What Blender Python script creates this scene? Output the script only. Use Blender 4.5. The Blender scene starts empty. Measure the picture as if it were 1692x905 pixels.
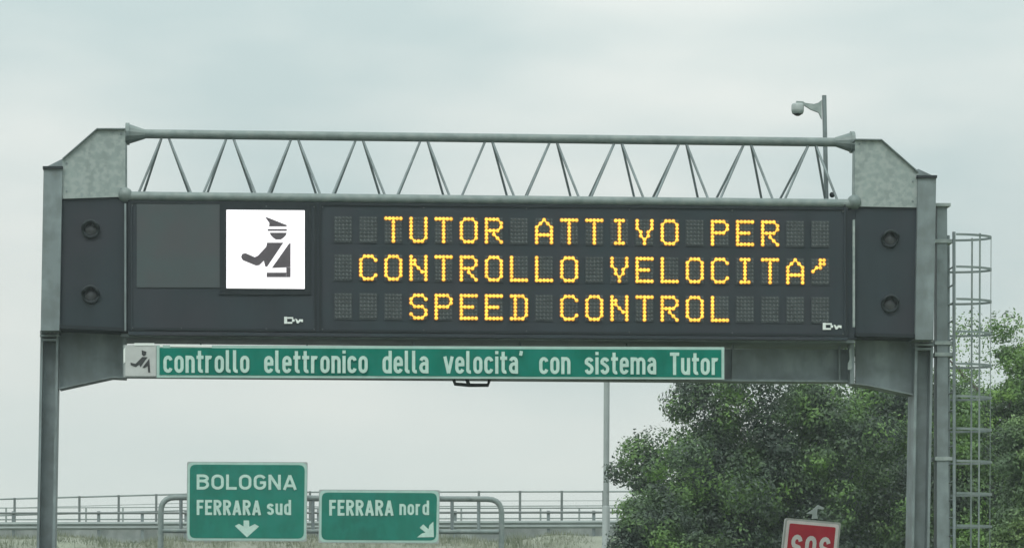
import bpy, math, random
import numpy as np
from mathutils import Vector, Matrix

random.seed(7); np.random.seed(7)
S = bpy.context.scene
COL = S.collection
R = math.radians

# ------------------------------------------------------------------ camera
F_PX, W_PX, CX, HZ = 5400.0, 1692.0, 846.0, 1120.0
YAW, ROLL, EYE = R(4.5), 0.0042, 1.5
fwd = Vector((math.sin(YAW), math.cos(YAW), 0)); rgt = Vector((math.cos(YAW), -math.sin(YAW), 0)); up = Vector((0, 0, 1))
rr = rgt * math.cos(ROLL) + up * math.sin(ROLL); uu = -rgt * math.sin(ROLL) + up * math.cos(ROLL)
cd = bpy.data.cameras.new('camera'); cam = bpy.data.objects.new('camera', cd); COL.objects.link(cam)
cd.sensor_width = 36; cd.lens = 36 * F_PX / W_PX
cd.shift_y = (HZ - 452.5) / W_PX
cd.clip_start = 0.1; cd.clip_end = 5000
M = Matrix((rr, uu, -fwd)).transposed().to_4x4(); M.translation = Vector((0, 0, EYE))
cam.matrix_world = M
S.camera = cam

def at(px, py, Y):
    """world point on the vertical plane at distance Y that is seen at this place of the photograph"""
    a = (px - CX) / F_PX; b = (HZ - py) / F_PX
    x = a * math.cos(ROLL) - b * math.sin(ROLL); y = a * math.sin(ROLL) + b * math.cos(ROLL)
    d = fwd + rgt * x + up * y
    return Vector((0, 0, EYE)) + d * (Y / d.y)
def mpp(Y): return Y / F_PX

# ------------------------------------------------------------------ light
SUN_EL, SUN_AZ = 52.0, 205.0          # azimuth clockwise from +Y: behind the camera, a little to the left
w = bpy.data.worlds.new("World"); S.world = w; w.use_nodes = True
nt = w.node_tree; nt.nodes.clear()
def N(t, **k):
    n = nt.nodes.new(t)
    for a, v in k.items(): setattr(n, a, v)
    return n
out = N('ShaderNodeOutputWorld'); bg = N('ShaderNodeBackground'); bg.inputs['Strength'].default_value = 0.1
sky = N('ShaderNodeTexSky', sky_type='NISHITA', sun_disc=False, sun_elevation=R(SUN_EL), sun_rotation=R(SUN_AZ))
tc = N('ShaderNodeTexCoord')
mp = N('ShaderNodeMapping'); mp.inputs['Scale'].default_value = (7, 7, 22); mp.inputs['Location'].default_value = (3.1, 0.4, 1.9)
nz = N('ShaderNodeTexNoise'); nz.inputs['Scale'].default_value = 1.0; nz.inputs['Detail'].default_value = 4; nz.inputs['Roughness'].default_value = .45
cr = N('ShaderNodeValToRGB')
el = cr.color_ramp.elements
el[0].position = .34; el[0].color = (.53, .635, .63, 1)
el[1].position = .68; el[1].color = (.765, .805, .77, 1)
sep = N('ShaderNodeSeparateXYZ')
elev = N('ShaderNodeMapRange'); elev.inputs['From Min'].default_value = .12; elev.inputs['From Max'].default_value = .75
elev.inputs['To Min'].default_value = 10.0; elev.inputs['To Max'].default_value = 21.0      # overcast sky: brighter overhead
hz = N('ShaderNodeMapRange'); hz.inputs['From Min'].default_value = .03; hz.inputs['From Max'].default_value = .13
hz.inputs['To Min'].default_value = .8; hz.inputs['To Max'].default_value = 0.0
mixh = N('ShaderNodeMix', data_type='RGBA'); mixh.inputs['B'].default_value = (.745, .795, .755, 1)
mul = N('ShaderNodeVectorMath', operation='SCALE')
mix = N('ShaderNodeMix', data_type='RGBA'); mix.inputs['Factor'].default_value = .96
L = nt.links.new
L(tc.outputs['Generated'], mp.inputs[0]); L(mp.outputs[0], nz.inputs['Vector'])
# a few broad cloud banks, each round a direction in the sky: (azimuth deg, elevation deg, width deg, height deg, lighter or darker)
cur = nz.outputs['Fac']
for az, ele, wa, he, gain in ((1.0, 10.6, 3.6, 1.5, -.20), (-3.2, 8.6, 2.6, 2.2, .17), (7.6, 11.2, 3.6, 1.5, .17), (12.5, 8.2, 4.5, 2.2, -.14), (3.0, 6.0, 5.0, 1.8, -.03)):
    dv = (math.sin(R(az)) * math.cos(R(ele)), math.cos(R(az)) * math.cos(R(ele)), math.sin(R(ele)))
    sb = N('ShaderNodeVectorMath', operation='SUBTRACT'); sb.inputs[1].default_value = dv
    sc_ = N('ShaderNodeVectorMath', operation='MULTIPLY'); sc_.inputs[1].default_value = (1 / R(wa), 1 / R(wa), 1 / R(he))
    ln = N('ShaderNodeVectorMath', operation='LENGTH')
    mr = N('ShaderNodeMapRange', interpolation_type='SMOOTHSTEP'); mr.inputs['From Min'].default_value = 0; mr.inputs['From Max'].default_value = 1.5; mr.inputs['To Min'].default_value = gain; mr.inputs['To Max'].default_value = 0
    ad = N('ShaderNodeMath', operation='ADD')
    L(tc.outputs['Generated'], sb.inputs[0]); L(sb.outputs[0], sc_.inputs[0]); L(sc_.outputs[0], ln.inputs[0]); L(ln.outputs['Value'], mr.inputs[0]); L(mr.outputs[0], ad.inputs[0]); L(cur, ad.inputs[1]); cur = ad.outputs[0]
L(cur, cr.inputs[0])
L(tc.outputs['Generated'], sep.inputs[0]); L(sep.outputs['Z'], elev.inputs[0]); L(sep.outputs['Z'], hz.inputs[0])
L(cr.outputs[0], mixh.inputs['A']); L(hz.outputs[0], mixh.inputs['Factor'])
L(mixh.outputs['Result'], mul.inputs[0]); L(elev.outputs[0], mul.inputs['Scale'])
L(sky.outputs[0], mix.inputs['A']); L(mul.outputs[0], mix.inputs['B']); L(mix.outputs['Result'], bg.inputs[0]); L(bg.outputs[0], out.inputs[0])

sd = bpy.data.lights.new('sun', 'SUN'); sd.energy = 1.3; sd.angle = R(25); sd.color = (1, .97, .92)
so = bpy.data.objects.new('sun', sd); COL.objects.link(so)
sdir = Vector((math.sin(R(SUN_AZ)) * math.cos(R(SUN_EL)), math.cos(R(SUN_AZ)) * math.cos(R(SUN_EL)), math.sin(R(SUN_EL))))
so.rotation_euler = sdir.to_track_quat('Z', 'Y').to_euler()
so.location = (0, 0, 60)
vs = S.view_settings
vs.view_transform = 'Standard'; vs.look = 'None'; vs.exposure = 0; vs.gamma = 1; vs.use_curve_mapping = False

# ------------------------------------------------------------------ materials
def mat(name, col, rough=.6, metal=0, var=.12, scale=1.2, streak=0, emit=None, spec=.5, bump=0, spots=None):
    m = bpy.data.materials.new(name); m.use_nodes = True
    t = m.node_tree; b = t.nodes['Principled BSDF']
    b.inputs['Roughness'].default_value = rough; b.inputs['Metallic'].default_value = metal
    b.inputs['Specular IOR Level'].default_value = spec
    if emit:
        b.inputs['Emission Color'].default_value = (*emit[0], 1); b.inputs['Emission Strength'].default_value = emit[1]
    g = t.nodes.new('ShaderNodeNewGeometry')
    mpn = t.nodes.new('ShaderNodeMapping'); mpn.inputs['Scale'].default_value = (scale, scale, scale * (.22 if streak else 1))
    n1 = t.nodes.new('ShaderNodeTexNoise'); n1.inputs['Scale'].default_value = 1; n1.inputs['Detail'].default_value = 5; n1.inputs['Roughness'].default_value = .6
    r = t.nodes.new('ShaderNodeValToRGB')
    r.color_ramp.elements[0].position = .3; r.color_ramp.elements[1].position = .7
    r.color_ramp.elements[0].color = (*[c * (1 - var) for c in col], 1); r.color_ramp.elements[1].color = (*[min(1, c * (1 + var)) for c in col], 1)
    lk = t.links.new
    lk(g.outputs['Position'], mpn.inputs[0]); lk(mpn.outputs[0], n1.inputs['Vector']); lk(n1.outputs['Fac'], r.inputs[0])
    last = r.outputs[0]
    if spots:      # galvanised spangle or dirt patches
        v = t.nodes.new('ShaderNodeTexNoise'); v.inputs['Scale'].default_value = spots[0]; v.inputs['Detail'].default_value = 3
        rv = t.nodes.new('ShaderNodeValToRGB'); rv.color_ramp.elements[0].position = .42; rv.color_ramp.elements[1].position = .62
        mx = t.nodes.new('ShaderNodeMix'); mx.data_type = 'RGBA'; mx.inputs['B'].default_value = (*spots[1], 1)
        fm = t.nodes.new('ShaderNodeMath'); fm.operation = 'MULTIPLY'; fm.inputs[1].default_value = spots[2]
        lk(g.outputs['Position'], v.inputs['Vector']); lk(v.outputs['Fac'], rv.inputs[0]); lk(rv.outputs[0], fm.inputs[0])
        lk(fm.outputs[0], mx.inputs['Factor']); lk(last, mx.inputs['A']); last = mx.outputs['Result']
    lk(last, b.inputs['Base Color'])
    if bump:
        bp = t.nodes.new('ShaderNodeBump'); bp.inputs['Strength'].default_value = bump; bp.inputs['Distance'].default_value = .02
        lk(n1.outputs['Fac'], bp.inputs['Height']); lk(bp.outputs[0], b.inputs['Normal'])
    return m

GALV = mat('galvanised_steel', (.25, .305, .295), .55, .1, .16, 3.0, streak=1, spots=(11, (.35, .40, .39), .75), spec=.35, bump=.15)
GALVD = mat('weathered_steel', (.195, .24, .248), .55, .1, .22, 3.0, streak=1, spots=(3.5, (.125, .15, .15), .6), spec=.35, bump=.12)
TUBE = mat('painted_tube', (.16, .205, .20), .5, .1, .2, 2.5, spots=(6, (.235, .275, .265), .6), spec=.4)
DARK = mat('dark_cabinet', (.026, .039, .047), .55, 0, .2, 1.4, streak=1, spots=(.8, (.037, .038, .048), .6), spec=.25)
DARKER = mat('dark_seal', (.014, .021, .025), .6, 0, .1, 2, spec=.25)
BLANK = mat('unlit_screen', (.060, .080, .084), .5, 0, .06, 1.1, spots=(1.4, (.072, .071, .078), .6), spec=.3)
CELL = mat('lamp_cell', (.048, .060, .065), .6, 0, .2, 4, spec=.25)
UNLIT = mat('unlit_lamp', (.080, .095, .095), .4, 0, .35, 9, spec=.3)
AMBER = mat('amber_lamp', (.5, .3, .05), .5, 0, 0, 1, emit=((1, .585, .06), 1.25))
def uneven(mt, scale, lo, hi):
    t = mt.node_tree; g = t.nodes.new('ShaderNodeNewGeometry'); n = t.nodes.new('ShaderNodeTexNoise'); n.inputs['Scale'].default_value = scale; n.inputs['Detail'].default_value = 1
    r = t.nodes.new('ShaderNodeMapRange'); r.inputs['From Min'].default_value = .3; r.inputs['From Max'].default_value = .7; r.inputs['To Min'].default_value = lo; r.inputs['To Max'].default_value = hi
    t.links.new(g.outputs['Position'], n.inputs['Vector']); t.links.new(n.outputs['Fac'], r.inputs[0]); t.links.new(r.outputs[0], t.nodes['Principled BSDF'].inputs['Emission Strength'])
uneven(AMBER, 14, .85, 1.6)
AMBER_HALO = mat('dim_amber_halo', (.18, .07, .02), .5, 0, .25, 40, emit=((.24, .075, .003), .7))  # dim orange glow painted round the lit lamps
WHITE_LED = mat('lit_white_screen', (.8, .78, .8), .5, 0, 0, 1, emit=((1, .96, 1.0), .95))
uneven(WHITE_LED, 3.5, .62, .85)
FIGURE = mat('dark_lamp_figure', (.10, .085, .10), .6, 0, .15, 8)
BEACON = mat('beacon_visor', (.022, .03, .034), .6, 0, .1, 4, spec=.25)
LENS = mat('beacon_lens', (.06, .066, .075), .3, 0, .1, 4)
WHITEP = mat('white_paint', (.74, .80, .77), .55, 0, .08, 3)
TEXTW = mat('reflective_white', (.48, .67, .60), .55, 0, .10, 5, spots=(11, (.41, .59, .53), .5), spec=.25)
SIGNW = mat('reflective_border', (.36, .54, .485), .55, 0, .10, 4, spec=.25)
GREEN = mat('reflective_green', (.002, .160, .114), .55, 0, .18, 2.2, streak=1, spots=(3, (.006, .195, .150), .6), spec=.08)
SHEET = mat('aluminium_sheet', (.33, .375, .37), .5, .1, .1, 2)
PLATEW = mat('weathered_white_plate', (.47, .50, .49), .55, 0, .10, 4)
BLACK = mat('black_paint', (.03, .036, .037), .55, 0, .1, 3)
RED = mat('reflective_red', (.38, .012, .030), .5, 0, .12, 4, spots=(5, (.40, .025, .03), .6), spec=.2)
SOSW = mat('reflective_pale', (.62, .58, .57), .5, 0, .1, 5)
RIM = mat('sign_rim', (.34, .35, .33), .5, .1, .12, 5)
CONC = mat('concrete', (.44, .48, .475), .8, 0, .3, 1.4, streak=1, spots=(1.6, (.27, .31, .305), .7), bump=.3)
RAIL = mat('zinc_rail', (.24, .285, .275), .55, .1, .1, 2)
RAILD = mat('aged_zinc_post', (.13, .155, .15), .55, .1, .12, 2)
ASPH = mat('asphalt', (.055, .056, .058), .9, 0, .2, 3, bump=.3)
PAINT = mat('road_paint', (.7, .7, .68), .7, 0, .1, 3)
SOIL = mat('bank_soil', (.185, .205, .155), .95, 0, .3, .8, spots=(.9, (.225, .235, .195), .6), bump=.6)
FIELD = mat('field_grass', (.10, .13, .05), .95, 0, .3, .5, spots=(.7, (.15, .15, .07), .6))
BARK = mat('bark', (.085, .075, .062), .9, 0, .3, 6, bump=.8)
GLASSD = mat('smoked_dome', (.03, .035, .036), .12, 0, .05, 4)

def leaf_mat(name, c0, c1, c2):
    m = bpy.data.materials.new(name); m.use_nodes = True
    t = m.node_tree; b = t.nodes['Principled BSDF']; lk = t.links.new
    b.inputs['Roughness'].default_value = .5; b.inputs['Specular IOR Level'].default_value = .35
    g = t.nodes.new('ShaderNodeNewGeometry')
    n1 = t.nodes.new('ShaderNodeTexNoise'); n1.inputs['Scale'].default_value = 1.0; n1.inputs['Detail'].default_value = 3
    lk(g.outputs['Position'], n1.inputs['Vector'])
    a = t.nodes.new('ShaderNodeMath'); a.operation = 'MULTIPLY_ADD'; a.inputs[1].default_value = .22
    ct = t.nodes.new('ShaderNodeMath'); ct.operation = 'MULTIPLY_ADD'; ct.inputs[1].default_value = 1.9; ct.inputs[2].default_value = -.42
    lk(n1.outputs['Fac'], ct.inputs[0]); lk(g.outputs['Random Per Island'], a.inputs[0]); lk(ct.outputs[0], a.inputs[2])
    r = t.nodes.new('ShaderNodeValToRGB'); e = r.color_ramp.elements
    e[0].position = .46; e[0].color = (*c0, 1); e[1].position = .94; e[1].color = (*c2, 1)
    x = e.new(.70); x.color = (*c1, 1)
    lk(a.outputs[0], r.inputs[0]); lk(r.outputs[0], b.inputs['Base Color'])
    tr = t.nodes.new('ShaderNodeBsdfTranslucent'); lk(r.outputs[0], tr.inputs['Color'])
    ms = t.nodes.new('ShaderNodeMixShader'); ms.inputs[0].default_value = .22
    o = t.nodes['Material Output']
    lk(b.outputs[0], ms.inputs[1]); lk(tr.outputs[0], ms.inputs[2]); lk(ms.outputs[0], o.inputs['Surface'])
    return m
LEAF_DARK = leaf_mat('dark_leaves', (.054, .080, .062), (.084, .145, .066), (.17, .31, .080))
LEAF_MID = leaf_mat('green_leaves', (.055, .102, .045), (.12, .225, .066), (.21, .36, .085))
LEAF_PALE = leaf_mat('pale_leaves', (.085, .145, .072), (.15, .245, .098), (.24, .35, .12))
GRASS = leaf_mat('dry_grass', (.145, .175, .11), (.215, .24, .165), (.29, .305, .23))

# ------------------------------------------------------------------ mesh helpers
ORG = {}
class MB:
    def __init__(s): s.v = []; s.f = []; s.sm = []
    def add(s, vs, fs, smooth=False):
        k = len(s.v); s.v += [Vector(p) for p in vs]; s.f += [[i + k for i in q] for q in fs]; s.sm += [smooth] * len(fs)
    def box(s, a, b):
        x0, y0, z0 = a; x1, y1, z1 = b
        x0, x1 = sorted((x0, x1)); y0, y1 = sorted((y0, y1)); z0, z1 = sorted((z0, z1))
        s.add([(x0, y0, z0), (x1, y0, z0), (x1, y1, z0), (x0, y1, z0), (x0, y0, z1), (x1, y0, z1), (x1, y1, z1), (x0, y1, z1)],
              [(0, 3, 2, 1), (4, 5, 6, 7), (0, 1, 5, 4), (1, 2, 6, 5), (2, 3, 7, 6), (3, 0, 4, 7)])
    def prism(s, pts, d):
        """front outline (world points, clockwise as seen from the camera) pushed back by the vector d"""
        n = len(pts); d = Vector(d); pts = [Vector(p) for p in pts]
        s.add(pts + [p + d for p in pts], [list(range(n))[::-1], list(range(n, 2 * n))] + [(i, (i + 1) % n, n + (i + 1) % n, n + i) for i in range(n)])
    def pix(s, pl, Y, depth, rnd=0):
        """outline given at places of the photograph on the plane Y, with a real thickness behind it"""
        if rnd: pl = rounded(pl, rnd)
        s.prism([at(x, y, Y) for x, y in pl], (0, depth, 0))
    def rect(s, x0, y0, x1, y1, Y, depth, sl=0, rnd=0):
        s.pix([(x0, y0), (x1, y0 + sl * (x1 - x0)), (x1, y1 + sl * (x1 - x0)), (x0, y1)], Y, depth, rnd)
    def tube(s, path, r, n=10, caps=True, smooth=True):
        path = [Vector(p) for p in path]; rs = r if isinstance(r, (list, tuple)) else [r] * len(path)
        k = len(s.v); prev = None
        for i, p in enumerate(path):
            d = (path[min(i + 1, len(path) - 1)] - path[max(i - 1, 0)]).normalized()
            if prev is None:
                a = d.orthogonal().normalized()
            else:
                a = (prev - d * prev.dot(d)).normalized()
            prev = a; b = d.cross(a)
            for j in range(n):
                t = 2 * math.pi * j / n
                s.v.append(p + (a * math.cos(t) + b * math.sin(t)) * rs[i])
        for i in range(len(path) - 1):
            for j in range(n):
                s.f.append([k + i * n + j, k + i * n + (j + 1) % n, k + (i + 1) * n + (j + 1) % n, k + (i + 1) * n + j]); s.sm.append(smooth)
        if caps:
            q = k + (len(path) - 1) * n; e = len(s.v)          # end discs keep corners of their own so the sides shade straight
            s.v += [p.copy() for p in s.v[k:k + n]] + [p.copy() for p in s.v[q:q + n]]
            s.f.append([e + j for j in range(n)][::-1]); s.sm.append(False)
            s.f.append([e + n + j for j in range(n)]); s.sm.append(False)
    def ball(s, c, r, a0=-90, a1=90, n=16, m=8, sq=1):
        c = Vector(c); k = len(s.v)
        for i in range(m + 1):
            t = R(a0 + (a1 - a0) * i / m)
            for j in range(n):
                p = 2 * math.pi * j / n
                s.v.append(c + Vector((math.cos(t) * math.cos(p), math.cos(t) * math.sin(p), math.sin(t) * sq)) * r)
        for i in range(m):
            for j in range(n):
                s.f.append([k + i * n + j, k + i * n + (j + 1) % n, k + (i + 1) * n + (j + 1) % n, k + (i + 1) * n + j]); s.sm.append(True)
    def build(s, name, material, parent=None, label=None):
        o0 = ORG.get(parent.name, Vector()) if parent else Vector()
        me = bpy.data.meshes.new(name); me.from_pydata([tuple(p - o0) for p in s.v], [], s.f); me.update()
        me.polygons.foreach_set('use_smooth', s.sm)
        me.materials.append(material)
        o = bpy.data.objects.new(name, me); COL.objects.link(o)
        if parent: o.parent = parent
        ORG[o.name] = o0
        if label: o['label'] = label
        return o
def rounded(pl, r, n=4):
    res = []
    for i in range(len(pl)):
        p = Vector(pl[i]); a = Vector(pl[i - 1]); b = Vector(pl[(i + 1) % len(pl)])
        u = (a - p).normalized(); v = (b - p).normalized(); q = min(r, (a - p).length / 2.01, (b - p).length / 2.01)
        s0, s1 = p + u * q, p + v * q
        for k in range(n + 1):
            t = k / n; res.append(tuple(s0 * (1 - t) ** 2 + p * 2 * t * (1 - t) + s1 * t * t))
    return res
def tag(o, label=None, cat=None, group=None, kind=None):
    if label: o['label'] = label
    if cat: o['category'] = cat
    if group: o['group'] = group
    if kind: o['kind'] = kind
    return o
def thing(name, loc, label, cat, group=None):
    o = bpy.data.objects.new(name, None); o.location = loc; COL.objects.link(o); ORG[o.name] = Vector(loc)
    o.empty_display_size = .2
    return tag(o, label, cat, group)
def copy_tree(o, parent=None):
    c = o.copy(); COL.objects.link(c)
    if parent: c.parent = parent
    for ch in list(o.children): copy_tree(ch, c)
    return c

def _arc(cx, cy, rx, ry, a0, a1, n=7): return [(cx + rx * math.cos(R(a0 + (a1 - a0) * k / n)), cy + ry * math.sin(R(a0 + (a1 - a0) * k / n))) for k in range(n + 1)]
def glyph(ch, T, wl, wc):
    """condensed road lettering: (width, centre lines) in units of the capital height"""
    h = T / 2; X = .76; w = wl; r = w / 2 - h; ry = min(.17, r * 1.15); a = w / 2; t = X - h
    bowl = lambda lo, hi, wd: _arc(wd / 2, hi - ry2(wd), wd / 2 - h, ry2(wd), 0, 180) + _arc(wd / 2, lo + ry2(wd), wd / 2 - h, ry2(wd), 180, 360)
    ry2 = lambda wd: min(.24, (wd / 2 - h) * 1.15)
    O = lambda wd, hi: (lambda p: p + [p[0]])(bowl(h, hi - h, wd))
    arch = [(h, t - ry)] + _arc(a, t - ry, r, ry, 180, 0) + [(w - h, 0)]
    if ch == 'o': return w, [O(w, X)]
    if ch == 'c': return w, [_arc(a, t - ry, r, ry, 10, 180) + _arc(a, h + ry, r, ry, 180, 350)]
    if ch == 'e': return w, [[(w - h, .33)] + _arc(a, t - ry, r, ry, 0, 180) + _arc(a, h + ry, r, ry, 180, 345), [(h, .40), (w - h, .40)]]
    if ch == 'n': return w, [[(h, 0), (h, X)], arch]
    if ch == 'm': return 2 * w - T, [[(h, 0), (h, X)], arch, [(x + w - T, y) for x, y in arch]]
    if ch == 'u': return w, [[(w - h, 0), (w - h, X)], [(h, X)] + _arc(a, h + ry, r, ry, 180, 360)]
    if ch == 'r': return w * .82, [[(h, 0), (h, X)], [(h, t - ry)] + _arc(a, t - ry, r, ry, 180, 60)]
    if ch == 't': return w * .76, [[(.14, .97), (.14, h + .13)] + _arc(.14 + .10, h + .09, .10, .09, 180, 300, 4), [(0, X - h), (w * .76, X - h)]]
    if ch == 'l': return T + .10, [[(h, 1)] + _arc(h + .11, h + .09, .11, .09, 180, 290, 4)]
    if ch == 'i': return T, [[(h, 0), (h, X)], [(h, .86), (h, 1.0)]]
    if ch == 'd': return w, [O(w, X), [(w - h, 0), (w - h, 1)]]
    if ch == 'v': return w * 1.08, [[(h * .8, X), (w * .54, .02)], [(w * 1.08 - h * .8, X), (w * .54, .02)]]
    if ch == 's': return w, [_arc(a, t - .13, r, .13, 10, 200, 6) + _arc(a, h + .16, r, .16, 60, -170, 8)]
    if ch == 'a': return w, [_arc(a, t - ry, r, ry, 165, 0) + [(w - h, 0)], [(w - h, .44), (a, .43)] + _arc(a, .255, r, .175, 100, 270, 6) + [(w - h, h + .03)]]
    if ch == "'": return T * .8, [[(h, 1.0), (h * .4, .80)]]
    w = wc; a = w / 2; q = T / 2; b_ = 1 - h
    if ch == 'O': return w, [O(w, 1)]
    if ch == 'G': return w, [_arc(a, b_ - ry2(w), w / 2 - h, ry2(w), 20, 180) + _arc(a, h + ry2(w), w / 2 - h, ry2(w), 180, 360) + [(w - h, .47), (a, .47)]]
    if ch == 'L': return w * .85, [[(h, 1), (h, h), (w * .85, h)]]
    if ch == 'F': return w * .86, [[(h, 0), (h, b_), (w * .86, b_)], [(h, .52), (w * .76, .52)]]
    if ch == 'E': return w * .88, [[(w * .88, b_), (h, b_), (h, h), (w * .88, h)], [(h, .52), (w * .78, .52)]]
    if ch == 'T': return w * .95, [[(0, b_), (w * .95, b_)], [(w * .475, b_), (w * .475, 0)]]
    if ch == 'N': return w, [[(h, 0), (h, 1)], [(w - h, 0), (w - h, 1)], [(h, .97), (w - h, .03)]]
    if ch == 'A': return w * 1.08, [[(h * .8, 0), (w * .54, .96)], [(w * 1.08 - h * .8, 0), (w * .54, .96)], [(w * .25, .27), (w * .83, .27)]]
    if ch == 'R': return w, [[(h, 0), (h, 1)], [(h, b_), (a, b_)] + _arc(a, .725, w / 2 - h, b_ - .725, 90, -90) + [(h, .725 * 2 - b_)], [(a * .9, .5), (w - h * .9, 0)]]
    if ch == 'B': return w, [[(h, 0), (h, 1)], [(h, b_), (a, b_)] + _arc(a, .74, w / 2 - h * 1.2, b_ - .74, 90, -90) + [(h, .74 * 2 - b_)], [(a, .74 * 2 - b_)] + _arc(a, (.74 * 2 - b_ + h) / 2, w / 2 - h, (.74 * 2 - b_ - h) / 2, 90, -90) + [(h, h)]]
    if ch == 'S': return w, [_arc(a, b_ - .20, w / 2 - h, .20, 10, 225, 8) + _arc(a, h + .24, w / 2 - h, .24, 50, -170, 10)]
    return wl * .8, []
def strokes(word, T=.17, wl=.42, wc=.46, gap=.085):
    x = 0; res = []
    for ch in word:
        w_, ls = glyph(ch, T, wl, wc); res += [[(px + x, py) for px, py in l] for l in ls]; x += w_ + gap
    return res, x - gap
def add_strokes(mb, word, place, Y, T=.17, wl=.42, wc=.46, gap=.085, th=.004):
    """lettering from centre lines; place(u, v) gives the spot for 0..1 along the word and 0..1 of the capital height"""
    ls, W = strokes(word, T, wl, wc, gap)
    for q, l in enumerate(ls):
        P = [Vector(p) for p in l]; P = [P[0]] + [p for o_, p in zip(P, P[1:]) if (p - o_).length > 2e-3]; n = len(P); closed = (P[0] - P[-1]).length < 1e-6; L0, L1 = [], []
        for i, p in enumerate(P):
            a = P[i - 1] if i else (P[-2] if closed else None); c = P[i + 1] if i < n - 1 else (P[1] if closed else None)
            d0 = (p - a).normalized() if a else (c - p).normalized(); d1 = (c - p).normalized() if c else d0
            nn = Vector((-(d0.y + d1.y), d0.x + d1.x)).normalized(); k = 1 / max(.6, nn.dot(Vector((-d0.y, d0.x))))
            L0.append(p + nn * T / 2 * k); L1.append(p - nn * T / 2 * k)
        k0 = len(mb.v)
        for i in range(n):
            for p in (L0[i], L1[i]):
                g = place(p.x / W, p.y)
                if isinstance(g, Vector): mb.v.append(g + Vector((0, -.0018 * q, 0)))
                else: mb.v.append(at(g[0], g[1], Y) + Vector((0, -.0018 * q, 0)))
        for i in range(n - 1):
            mb.f.append([k0 + 2 * i, k0 + 2 * i + 2, k0 + 2 * i + 3, k0 + 2 * i + 1]); mb.sm.append(False)
def boxplace(x0, top, x1, bot, sl=0.0): return lambda u, v: (x0 + u * (x1 - x0), bot + (top - bot) * v + sl * u * (x1 - x0))

# ------------------------------------------------------------------ ground, road, bank
def tagk(o, kind='structure'): o['kind'] = kind; return o
def sheet(name, x0, x1, y0, y1, z, m):
    b = MB(); b.add([(x0, y0, z), (x1, y0, z), (x1, y1, z), (x0, y1, z)], [(0, 1, 2, 3)]); return tagk(b.build(name, m))
sheet('ground', -2500, 2500, -600, 4000, -.05, FIELD)
sheet('road', -7.5, 7.2, -300, 110, 0, ASPH)
mk = MB()
for x in (-7.1, 6.6): mk.add([(x, -300, .004), (x + .2, -300, .004), (x + .2, 110, .004), (x, 110, .004)], [(0, 1, 2, 3)])
for x in (-3.4, .9, ):
    for k in range(-20, 8):
        y = k * 13.5; mk.add([(x, y, .004), (x + .15, y, .004), (x + .15, y + 4.5, .004), (x, y + 4.5, .004)], [(0, 1, 2, 3)])
tagk(mk.build('road_markings', PAINT))

Y_B = 126.0
def bank_z(x):                       # height of the bank's shoulder: climbs slightly to the right
    return at(0, 893, Y_B).z + (x - at(0, 893, Y_B).x) * ((at(960, 887, Y_B).z - at(0, 893, Y_B).z) / (at(960, 887, Y_B).x - at(0, 893, Y_B).x)) + .12 * math.sin(x * .55) + .07 * math.sin(x * 1.7 + 1)
xs = np.linspace(-60, 60, 241); prof = [(110, 0), (113, .16), (117, .45), (121, .74), (124.5, .95), (126, 1), (127.5, 1.0), (127.9, 1.0), (136, 1.0), (152, 0)]
b = MB(); nx = len(xs)
for (y, t) in prof:
    for x in xs: b.v.append(Vector((x, y + .25 * math.sin(x * .9 + y), -.06 + (bank_z(x) + .06) * t)))
for i in range(len(prof) - 1):
    for j in range(nx - 1):
        b.f.append([i * nx + j, i * nx + j + 1, (i + 1) * nx + j + 1, (i + 1) * nx + j]); b.sm.append(True)
tagk(b.build('embankment', SOIL))

def blades(name, n, xr, yr, zf, h, wd, m):
    x = np.random.uniform(*xr, n); y = np.random.uniform(*yr, n)
    cl = .5 + .5 * np.sin(x * 2.3 + 1.3 * np.sin(x * .7)) * np.sin(x * .9 + 2)
    hh = np.random.uniform(.35, 1.0, n) * h * (.45 + .75 * cl)
    z = np.array([zf(a, c) for a, c in zip(x, y)]) - .03
    ang = np.random.uniform(0, math.pi, n); lx = np.random.normal(0, .28, n) * hh; ly = np.random.normal(0, .28, n) * hh
    dx = np.cos(ang) * wd * np.random.uniform(.5, 1.3, n); dy = np.sin(ang) * wd
    P = np.zeros((n, 3, 3)); P[:, 0] = np.stack([x - dx, y - dy, z], 1); P[:, 1] = np.stack([x + dx, y + dy, z], 1); P[:, 2] = np.stack([x + lx, y + ly, z + hh], 1)
    me = bpy.data.meshes.new(name); me.from_pydata(P.reshape(-1, 3).tolist(), [], np.arange(3 * n).reshape(n, 3).tolist()); me.materials.append(m)
    o = bpy.data.objects.new(name, me); COL.objects.link(o); return o
def slope_z(x, y):
    for (a, t), (c, u) in zip(prof, prof[1:]):
        if a <= y <= c: return -.06 + (bank_z(x) + .06) * (t + (u - t) * (y - a) / (c - a))
    return 0
g = blades('bank_grass', 26000, (-16, 13), (118, 127.3), slope_z, .42, .02, GRASS)
tag(g, 'dry straw coloured grass along the top of the bank', 'grass', None, 'stuff')

HAZE = .0007
b = MB(); b.box((-2600, -700, -1.2), (2600, 4100, 13.0)); hzo = tagk(b.build('haze', bpy.data.materials.new('haze_air')), 'stuff')
hm = hzo.data.materials[0]; hm.use_nodes = True; ht = hm.node_tree; ht.nodes.clear()
ho_ = ht.nodes.new('ShaderNodeOutputMaterial'); hv = ht.nodes.new('ShaderNodeVolumePrincipled')
hv.inputs['Color'].default_value = (.86, .95, .95, 1); hv.inputs['Density'].default_value = HAZE; hv.inputs['Anisotropy'].default_value = .2
ht.links.new(hv.outputs[0], ho_.inputs['Volume'])
tag(hzo, 'pale greenish grey haze that veils the far railings')

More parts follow.
